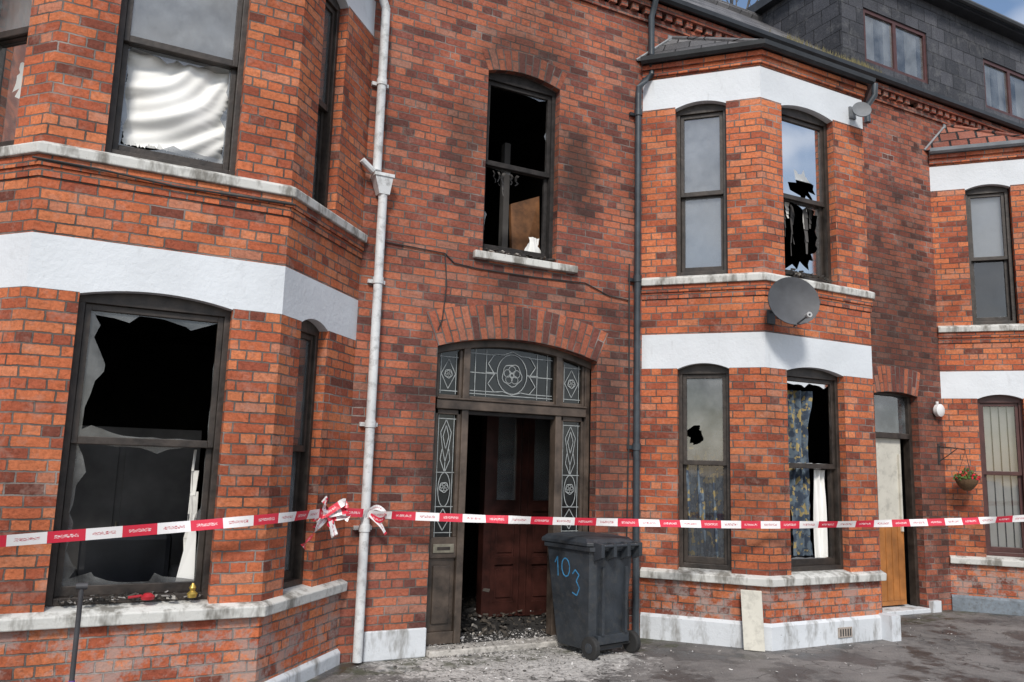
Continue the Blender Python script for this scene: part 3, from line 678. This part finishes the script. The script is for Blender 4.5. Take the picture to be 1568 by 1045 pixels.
for x in (-.25,-.09,.09,.25): bn.hexa([(x-.02,-.40,.90),(x+.02,-.40,.90),(x+.02,-.30,.86),(x-.02,-.30,.86),(x-.02,-.40,1.02),(x+.02,-.40,1.02),(x+.02,-.28,1.03),(x-.02,-.28,1.03)],M_bin)
for x in (-.15,.15): bn.box(x-.015,x+.015,-.315,-.26,.2,.8,M_bin)
bn.box(-.2,.2,-.30,-.22,.12,.20,M_bin)
bn.tube([(-.29,-.27,.1),(.29,-.27,.1)],.012,M_rub,8)
for s in (-1,1):
    x=s*.265; bn.tube([(x-.028,-.27,.1),(x-.022,-.27,.1),(x+.022,-.27,.1),(x+.028,-.27,.1)],[.085,.1,.1,.085],M_rub,22)
    bn.tube([(x+s*.026,-.27,.1),(x+s*.034,-.27,.1)],.045,M_bin,14)
def side(yy,z): 
    t=(z-.12)/(.90-.12); return Vector((-(.23+.05*t)-.004,yy,z))
def spray(pts,w=.013):
    for a,b in zip(pts,pts[1:]):
        A,B=side(*a),side(*b); d=(B-A).normalized(); nrm=d.cross(Vector((1,0,0))).normalized()*w/2
        bn.face([A-nrm,B-nrm,B+nrm,A+nrm],M_spray)
spray([(.22,.80),(.18,.86),(.18,.68)])
spray([(.07+.055*math.cos(t*.6),.77+.085*math.sin(t*.6)) for t in range(12)])
spray([(-.02,.72),(-.06,.76),(-.11,.72),(-.07,.66),(-.11,.60),(-.07,.53),(-.01,.55)])
ob=bn.build('wheelie_bin',None,bevel=.006); ob.location=(4.42,-.33,0); ob.rotation_euler=(0,0,math.radians(11))
def tapemat():
    m,nt,b=newmat('red_white_tape'); uv=N(nt,'ShaderNodeUVMap').outputs[0]
    s=sep(nt,uv)
    fr=math_(nt,'FRACT',math_(nt,'DIVIDE',s.outputs[0],.42))
    red=math_(nt,'GREATER_THAN',fr,.5)
    mp=N(nt,'ShaderNodeMapping'); L(nt,uv,mp.inputs[0]); mp.inputs['Scale'].default_value=(60,22,1)
    tx=math_(nt,'GREATER_THAN',noise(nt,mp.outputs[0],1,2),.52)
    vm=math_(nt,'MULTIPLY',math_(nt,'GREATER_THAN',s.outputs[1],.36),math_(nt,'LESS_THAN',s.outputs[1],.64))
    inner=math_(nt,'LESS_THAN',math_(nt,'ABSOLUTE',math_(nt,'SUBTRACT',math_(nt,'FRACT',math_(nt,'MULTIPLY',fr,2)),.5)),.32)
    tmask=math_(nt,'MULTIPLY',math_(nt,'MULTIPLY',tx,vm),inner)
    c=mixc(nt,red,(.80,.78,.78),(.62,.03,.06))
    tc=mixc(nt,red,(.45,.03,.05),(.8,.7,.7))
    c=mixc(nt,tmask,c,tc); L(nt,c,b.inputs['Base Color']); b.inputs['Roughness'].default_value=.35
    return m
M_tape=tapemat()
tp=MB()
def tape(pts,w=.072,seed=0,sub=14,tw=.25,u0=0):
    rnd=random.Random(seed); P=[Vector(p) for p in pts]; Q=[]
    for i in range(len(P)-1):
        a=P[max(0,i-1)];b=P[i];c=P[i+1];d=P[min(len(P)-1,i+2)]
        for k in range(sub):
            t=k/sub; Q.append(.5*((2*b)+(-a+c)*t+(2*a-5*b+4*c-d)*t*t+(-a+3*b-3*c+d)*t**3))
    Q.append(P[-1]); ln=u0; prev=None
    ph=rnd.uniform(0,6)
    for i,q in enumerate(Q):
        tg=(Q[min(i+1,len(Q)-1)]-Q[max(i-1,0)]).normalized()
        an=tw*math.sin(i*.17+ph)+tw*.5*math.sin(i*.41)
        side_=tg.cross(Vector((0,0,1))).normalized(); up=side_.cross(tg).normalized()
        wv=(up*math.cos(an)+side_*math.sin(an))*w/2
        cur=(q-wv,q+wv,ln)
        if prev:
            ln+= (q-Q[i-1]).length; cur=(q-wv,q+wv,ln)
            tp.face([prev[0],cur[0],cur[1],prev[1]],M_tape,[(prev[2],0),(cur[2],0),(cur[2],1),(prev[2],1)])
        prev=cur
tape([(2.23,-.13,1.25),(3.2,-.36,1.225),(4.2,-.60,1.21),(6.1,-1.10,1.205),(8.0,-1.59,1.26),(8.94,-1.83,1.31),(11.2,-2.4,1.43)],seed=1,sub=24,tw=.35)
tape([(2.20,-.13,1.26),(1.85,-.36,1.28),(1.27,-1.01,1.28),(.6,-1.15,1.235),(-.45,-1.32,1.17),(-2.2,-1.6,1.06)],seed=2,sub=18,tw=.25,u0=.2)
rnd=random.Random(5)
for i in range(9):
    cx,cy,cz=1.80,-.42,1.27
    a=rnd.uniform(0,6.28); pts=[(cx,cy,cz)]
    for k in range(1,4):
        pts.append((cx+.06*k*math.cos(a)*rnd.uniform(.6,1.2),cy-.03-.025*k*rnd.random(),cz+.05*k*math.sin(a)*rnd.uniform(.6,1.2)))
    if i%2: pts.append((cx+rnd.uniform(-.05,.05),cy-.05,cz))
    tape(pts,seed=i+10,sub=6,tw=.9,w=.06,u0=rnd.random())
tape([(1.8,-.42,1.27),(1.70,-.52,1.18),(1.62,-.58,1.08),(1.58,-.60,1.03)],seed=40,sub=6,tw=.8)
tape([(2.2,-.14,1.25),(2.3,-.15,1.31),(2.39,-.16,1.26),(2.34,-.16,1.20),(2.25,-.14,1.24)],seed=41,sub=6,tw=.7,w=.045)
tape([(2.25,-.14,1.25),(2.34,-.15,1.17),(2.40,-.15,1.08)],seed=42,sub=6,tw=.7,w=.045)
tp.build('barrier_tape',None)
def dish(name,c,r,nrm,mount,col,arm=True):
    m=simple(name+'_metal',col,.6,.25,5); mb=MB(); nrm=Vector(nrm).normalized()
    x=nrm.cross(Vector((0,0,1))).normalized(); y=x.cross(nrm).normalized(); c=Vector(c); n=28; prev=None
    for off in (0,.012):
        prev=None
        for j in range(7):
            t=j/6; rg=[c+(x*math.cos(2*math.pi*k/n)*r*1.06+y*math.sin(2*math.pi*k/n)*r)*t+nrm*(r*.22*t*t+off-.012) for k in range(n)]
            if prev:
                for k in range(n): mb.face([prev[k],prev[(k+1)%n],rg[(k+1)%n],rg[k]],m)
            prev=rg
    mb.tube([c-nrm*.02,Vector(mount)+Vector((0,0,.05)),Vector(mount)],.014,m,8)
    mb.box(mount[0]-.05,mount[0]+.05,mount[1]-.01,mount[1]+.012,mount[2]-.07,mount[2]+.07,m)
    if arm:
        e=c+nrm*r*.85-y*r*.75-x*r*.3; mb.tube([c-y*r*1.0,e],.009,m,8); mb.tube([e-nrm*.01,e-nrm*.07],.028,simple(name+'_lnb',(.4,.4,.4),.5),10)
    return mb.build(name,None,smooth=True)
dish('satellite_dish',(6.22,-1.20,3.42),.255,(-.35,-.85,.12),(6.18,-.955,3.30),(.065,.068,.075))
dish('satellite_dish.001',(7.50,-1.10,5.83),.10,(-.5,-.8,.2),(7.53,-.955,5.86),(.16,.17,.18),False)
hb=MB(); c=Vector((10.22,-.33,1.70)); m=simple('wicker',(.12,.07,.035),.9,.3,30); n=16; prev=None
for j in range(6):
    t=j/5; rr=.14*math.sin(.3+1.27*t); rg=[c+Vector((rr*math.cos(2*math.pi*k/n),rr*math.sin(2*math.pi*k/n),-.15+.15*t)) for k in range(n)]
    if prev:
        for k in range(n): hb.face([prev[k],prev[(k+1)%n],rg[(k+1)%n],rg[k]],m)
    prev=rg
top_=c+Vector((0,0,.36))
for k in range(3): hb.tube([c+Vector((.118*math.cos(k*2.1),.118*math.sin(k*2.1),0)),top_],.003,M_cable,5)
hb.tube([(10.15,-.004,2.12),(10.18,-.2,2.10),top_+Vector((0,0,.02)),top_],.008,M_cable,6)
hb.tube([(10.15,-.006,1.92),(10.17,-.12,2.0),(10.19,-.24,2.09)],.006,M_cable,6); hb.box(10.13,10.17,-.01,-.002,1.88,2.16,M_cable)
ml=simple('basket_leaves',(.06,.13,.025),.7,.5,30); mr=simple('red_petals',(.65,.02,.04),.6,.3,20)
rnd=random.Random(3)
for i in range(300):
    a=rnd.uniform(0,6.28); r=.15*math.sqrt(rnd.random()); q=c+Vector((r*math.cos(a),r*math.sin(a),rnd.uniform(-.02,.13)*(1.2-r/.17)))
    d1=Vector((rnd.uniform(-1,1),rnd.uniform(-1,1),rnd.uniform(-1,1))).normalized()*.020; d2=d1.cross(Vector((rnd.random(),1,.3))).normalized()*.014
    hb.face([q-d1,q+d2,q+d1,q-d2],mr if (i%3==0) else ml)
hb.build('hanging_basket',None)
wl=MB(); lm=simple('white_lamp_plastic',(.7,.7,.7),.4,.05,3)
wl.tube([(10.13,-.002,2.60),(10.13,-.03,2.60),(10.13,-.08,2.60),(10.13,-.10,2.60)],[.06,.085,.085,.05],lm,20); wl.tube([(10.13,-.03,2.69),(10.13,-.03,2.72)],.02,lm,8)
wl.build('outdoor_wall_lamp',None,smooth=True)
pk=MB(); pk.hexa([(5.86,-.83,0.005),(6.0,-.97,0.005),(5.98,-.99,.005),(5.84,-.85,.005),(5.875,-.78,.56),(6.015,-.92,.56),(5.995,-.94,.56),(5.855,-.80,.56)],M_cream)
pk.build('timber_plank',None,bevel=.004)
po=MB(); pl=simple('post_metal',(.05,.05,.055),.5,.2,10); pu=simple('purple_sleeve',(.14,.06,.30),.5,.2,10)
po.tube([(.07,-1.63,0),(.07,-1.63,.43)],.017,pu,10); po.tube([(.07,-1.63,.43),(.07,-1.63,.93)],.014,pl,10); po.tube([(.04,-1.63,.945),(.10,-1.63,.945)],.02,pl,10)
po.build('metal_post',None,smooth=True)
ac=MB(); mc=simple('black_leather',(.03,.032,.037),.3,.3,5)
ac.box(.05,.75,-.05,.7,.12,.55,mc); ac.box(.05,.75,.55,.75,.551,1.05,mc); ac.box(-.1,.06,-.1,.7,.12,.78,mc); ac.box(.74,.9,-.1,.7,.12,.78,mc)
ac.build('armchair',None,bevel=.05)
mcab=simple('scorched_cabinet',(.15,.145,.14),.6,.6,1.5)
cb=MB(); cb.box(-.35,1.0,1.3,1.8,.07,1.95,mcab); cb.box(-.30,.30,1.28,1.298,.2,1.85,mcab); cb.box(.35,.95,1.28,1.298,.2,1.85,mcab)
cb.tube([(.33,1.26,.9),(.33,1.26,1.1)],.012,M_metal,6)
cb.build('wardrobe',None,bevel=.01)
sf=MB(); mf=simple('upturned_sofa_fabric',(.10,.11,.14),.9,.5,4); sf.box(6.3,7.6,-.2,.4,.10,.62,mf); sf.box(6.3,7.6,.3,.5,.621,1.0,mf); sf.box(6.3,6.5,-.25,.5,.621,.8,mf); sf.box(7.42,7.6,-.25,.5,.621,.8,mf); sf.build('sofa',None,bevel=.06)
def debrismat(name,st):
    m,nt,b=newmat(name); g=N(nt,'ShaderNodeNewGeometry')
    c=ramp(nt,g.outputs['Random Per Island'],st)
    L(nt,c,b.inputs['Base Color']); b.inputs['Roughness'].default_value=.85; return m
M_deb=debrismat('burnt_debris',[(0,(.015,.014,.013)),(.6,(.05,.043,.036)),(.88,(.12,.10,.08)),(.96,(.35,.33,.3)),(1,(.5,.5,.5))])
M_ash=debrismat('ash_and_plaster',[(0,(.06,.055,.05)),(.3,(.22,.21,.20)),(.8,(.45,.43,.41)),(1,(.68,.67,.65))])
def debris(name,n,sampler,smin,smax,seed,parent=None,flat=.35,mat=None):
    rnd=random.Random(seed); mb=MB(); mat=mat or M_deb
    for i in range(n):
        x,y,z=sampler(rnd); s=rnd.uniform(smin,smax)*(1 if rnd.random()<.85 else 1.8)
        rot=Matrix.Rotation(rnd.uniform(0,6.28),3,'Z')@Matrix.Rotation(rnd.uniform(-.5,.5),3,'X')@Matrix.Rotation(rnd.uniform(-.5,.5),3,'Y')
        a,b,c=s*rnd.uniform(.4,1.5),s*rnd.uniform(.2,.8),s*flat*rnd.uniform(.3,1)
        cs=[]
        for sz in (-1,1):
            for sx,sy in ((-1,-1),(1,-1),(1,1),(-1,1)):
                v_=rot@Vector((sx*a*rnd.uniform(.5,1),sy*b*rnd.uniform(.5,1),sz*c)); cs.append((x+v_.x,y+v_.y,z+max(v_.z,-z+.001) if z<.02 else z+v_.z))
        i0=len(mb.v); mb.v+=cs
        for q in ((0,3,2,1),(4,5,6,7),(0,1,5,4),(1,2,6,5),(2,3,7,6),(3,0,4,7)):
            mb.f.append(tuple(i0+t for t in q)); mb.uv+=[(0,0)]*4; mb.mi.append(mb.m(mat))
    return mb.build(name,parent)
def sm1(r):
    x=r.gauss(3.6,.55); y=r.gauss(-.4,.5); return (min(4.6,max(2.5,x)),min(-.11,y),.006)
debris('debris_pile',1500,sm1,.003,.013,1,flat=.25,mat=M_ash)
debris('hall_debris',900,lambda r:(r.uniform(2.95,4.9),r.uniform(.25,2.4),.065+abs(r.gauss(0,.03))),.006,.032,2,HA)
debris('hall_timbers',22,lambda r:(r.uniform(3.0,3.8),r.uniform(.5,1.3),.12+abs(r.gauss(0,.09))),.04,.10,22,HA,flat=.15)
debris('step_ash',700,lambda r:(r.uniform(2.95,4.3),r.uniform(-.08,.5),.062),.003,.014,23,HA,flat=.3,mat=M_ash)
debris('sill_debris',200,lambda r:(r.uniform(-.06,.82),-Pd+r.uniform(.01,.2),.742+abs(r.gauss(0,.012))),.004,.022,3,HA)
debris('sill_glass_debris',60,lambda r:(r.uniform(-.06,.82),-Pd+r.uniform(.01,.2),.745+abs(r.gauss(0,.012))),.006,.028,33,HA,flat=.1,mat=M_ash)
debris('hall_sill_debris',90,lambda r:(r.uniform(3.36,4.1),r.uniform(.0,.14),3.80+abs(r.gauss(0,.02))),.008,.03,4,HA)
debris('bay_sill_debris',60,lambda r:(r.uniform(6.45,7.18),-Pd+r.uniform(.02,.2),3.82+abs(r.gauss(0,.03))),.01,.04,6,HB)
debris('ground_litter',700,lambda r:(r.uniform(1.5,9.5),-abs(r.gauss(0,.9))-(.1 if r.random()<.5 else .5),.006),.002,.010,5,flat=.25,mat=M_ash)
tr=MB(); rt=simple('red_enamel',(.4,.02,.03),.4,.2,10); br_=simple('brass',(.5,.35,.08),.35,.2,10,metal=.6)
tr.tube([(.48,-Pd+.02,.745),(.48,-Pd+.02,.765),(.48,-Pd+.02,.785)],[.04,.045,.022],rt,14); tr.tube([(.44,-Pd+.02,.77),(.36,-Pd,.765)],.009,rt,8)
tr.tube([(.76,-Pd+.02,.745),(.76,-Pd+.02,.77),(.76,-Pd+.02,.79),(.76,-Pd+.02,.81),(.76,-Pd+.02,.84)],[.028,.036,.016,.024,.008],br_,14)
tr.build('sill_ornaments',None,smooth=True)
# ---------------------------------------------------------------- ground
m,nt,b=newmat('worn_asphalt'); pos=N(nt,'ShaderNodeNewGeometry').outputs['Position']
big=noise(nt,pos,.9,4,.6); fine=noise(nt,pos,90,3,.7); med=noise(nt,pos,7,4,.75)
c=ramp(nt,big,[(.32,(.085,.080,.078)),(.5,(.16,.150,.143)),(.68,(.23,.215,.205))])
c=mixc(nt,1.0,c,ramp(nt,fine,[(.3,.5),(.6,1.15),(.8,1.9)]),'MULTIPLY')
c=mixc(nt,ramp(nt,med,[(.45,0.),(.7,.6)]),c,(.23,.215,.20))
s=sep(nt,pos)
wet=ramp(nt,noise(nt,pos,1.7,4,.66),[(.50,0.),(.57,1.)])
c=mixc(nt,math_(nt,'MULTIPLY',wet,.8),c,(.030,.028,.027))
dx=math_(nt,'DIVIDE',math_(nt,'SUBTRACT',s.outputs[0],3.55),1.15); dy=math_(nt,'DIVIDE',math_(nt,'ADD',s.outputs[1],.35),.85)
r=math_(nt,'SQRT',math_(nt,'ADD',math_(nt,'MULTIPLY',dx,dx),math_(nt,'MULTIPLY',dy,dy)))
r=math_(nt,'ADD',r,math_(nt,'MULTIPLY',math_(nt,'SUBTRACT',noise(nt,pos,6,4,.8),.5),2.2))
c=mixc(nt,math_(nt,'MULTIPLY',math_(nt,'MULTIPLY',math_(nt,'SUBTRACT',1.15,r,clamp=True),3.,clamp=True),.9),c,mixc(nt,ramp(nt,noise(nt,pos,22,4,.8),[(.35,0.),(.6,1.)]),(.26,.25,.24),(.62,.60,.57)))
mo=math_(nt,'MULTIPLY',math_(nt,'GREATER_THAN',math_(nt,'ADD',s.outputs[1],math_(nt,'MULTIPLY',med,.5)),-.25),ramp(nt,noise(nt,pos,4,4,.7),[(.46,0.),(.60,.8)]))
c=mixc(nt,mo,c,(.045,.05,.022))
vo=N(nt,'ShaderNodeTexVoronoi',feature='DISTANCE_TO_EDGE'); vo.inputs['Scale'].default_value=.9
wn=N(nt,'ShaderNodeTexNoise'); wn.inputs['Scale'].default_value=3; L(nt,pos,wn.inputs['Vector'])
ad=N(nt,'ShaderNodeVectorMath',operation='ADD'); L(nt,pos,ad.inputs[0]); L(nt,wn.outputs[1],ad.inputs[1]); L(nt,ad.outputs[0],vo.inputs['Vector'])
cr=ramp(nt,vo.outputs[0],[(.0,.8),(.012,0.)]); c=mixc(nt,cr,c,(.02,.02,.018))
L(nt,c,b.inputs['Base Color'])
L(nt,ramp(nt,wet,[(0,.85),(1,.36)]),b.inputs['Roughness'])
bp=N(nt,'ShaderNodeBump'); bp.inputs['Strength'].default_value=.5; bp.inputs['Distance'].default_value=.006
L(nt,math_(nt,'SUBTRACT',math_(nt,'ADD',fine,math_(nt,'MULTIPLY',med,1.5)),cr),bp.inputs['Height']); L(nt,bp.outputs[0],b.inputs['Normal'])
gd=MB(); gd.face([(-300,-300,0),(300,-300,0),(300,300,0),(-300,300,0)],m); gd.build('ground')
tb=MB(); mt=simple('bare_bark',(.10,.085,.07),.9,.3,10); rnd=random.Random(9)
def branch(p,d,l,r,dep):
    q=p+d*l; tb.tube([p,(p+q)/2+Vector((rnd.uniform(-1,1),rnd.uniform(-1,1),0))*l*.05,q],[r,r*.85,r*.7],mt,6 if dep<3 else 4,False)
    if dep>=6: return
    for k in range(3 if dep<4 else 2):
        nd_=(d+Vector((rnd.uniform(-1,1),rnd.uniform(-1,1),rnd.uniform(-.2,.7)))*.62).normalized(); branch(q,nd_,l*rnd.uniform(.66,.82),r*.62,dep+1)
branch(Vector((15.5,9.5,0)),Vector((0,0,1)),4.6,.22,0)
tb.build('bare_tree')
# ---------------------------------------------------------------- light
sd=Vector((-.46,-.74,.80)).normalized()
el=math.asin(sd.z); az=math.atan2(sd.x,sd.y)
w=bpy.data.worlds.new('World'); sc.world=w; w.use_nodes=True; nt=w.node_tree
bg=nt.nodes['Background']; sky=N(nt,'ShaderNodeTexSky'); sky.sky_type='NISHITA'; sky.sun_disc=False
sky.sun_elevation=el; sky.sun_rotation=az; sky.air_density=1.0; sky.dust_density=1.0
tc=N(nt,'ShaderNodeTexCoord').outputs['Generated']
mp=N(nt,'ShaderNodeMapping'); L(nt,tc,mp.inputs[0]); mp.inputs['Scale'].default_value=(1,1,2.2); mp.inputs['Location'].default_value=(.35,.2,0)
cl=ramp(nt,noise(nt,mp.outputs[0],2.6,4,.58),[(.42,0.),(.60,.9)])
c=mixc(nt,cl,sky.outputs[0],(7.4,7.5,7.8)); L(nt,c,bg.inputs[0]); bg.inputs[1].default_value=.15
ld_=bpy.data.lights.new('sun','SUN'); ld_.energy=3.0; ld_.angle=math.radians(11); ld_.color=(1,.95,.88)
lo=bpy.data.objects.new('sun',ld_); sc.collection.objects.link(lo); lo.rotation_euler=sd.to_track_quat('Z','Y').to_euler()
# ---------------------------------------------------------------- camera
y_,pt,ro=.480,.153,.029
Fw=Vector((math.sin(y_)*math.cos(pt),math.cos(y_)*math.cos(pt),math.sin(pt)))
r0=Vector((math.cos(y_),-math.sin(y_),0)); u0=r0.cross(Fw)
R=r0*math.cos(ro)+u0*math.sin(ro); U=-r0*math.sin(ro)+u0*math.cos(ro)
cd=bpy.data.cameras.new('camera'); cd.sensor_width=36; cd.lens=28.44; cd.clip_end=1500
co=bpy.data.objects.new('camera',cd); sc.collection.objects.link(co)
M=Matrix((R,U,-Fw)).transposed().to_4x4(); M.translation=Vector((0,-7.028,1.7)); co.matrix_world=M
sc.camera=co
sc.view_settings.view_transform='Standard'; sc.view_settings.look='None'; sc.view_settings.exposure=0
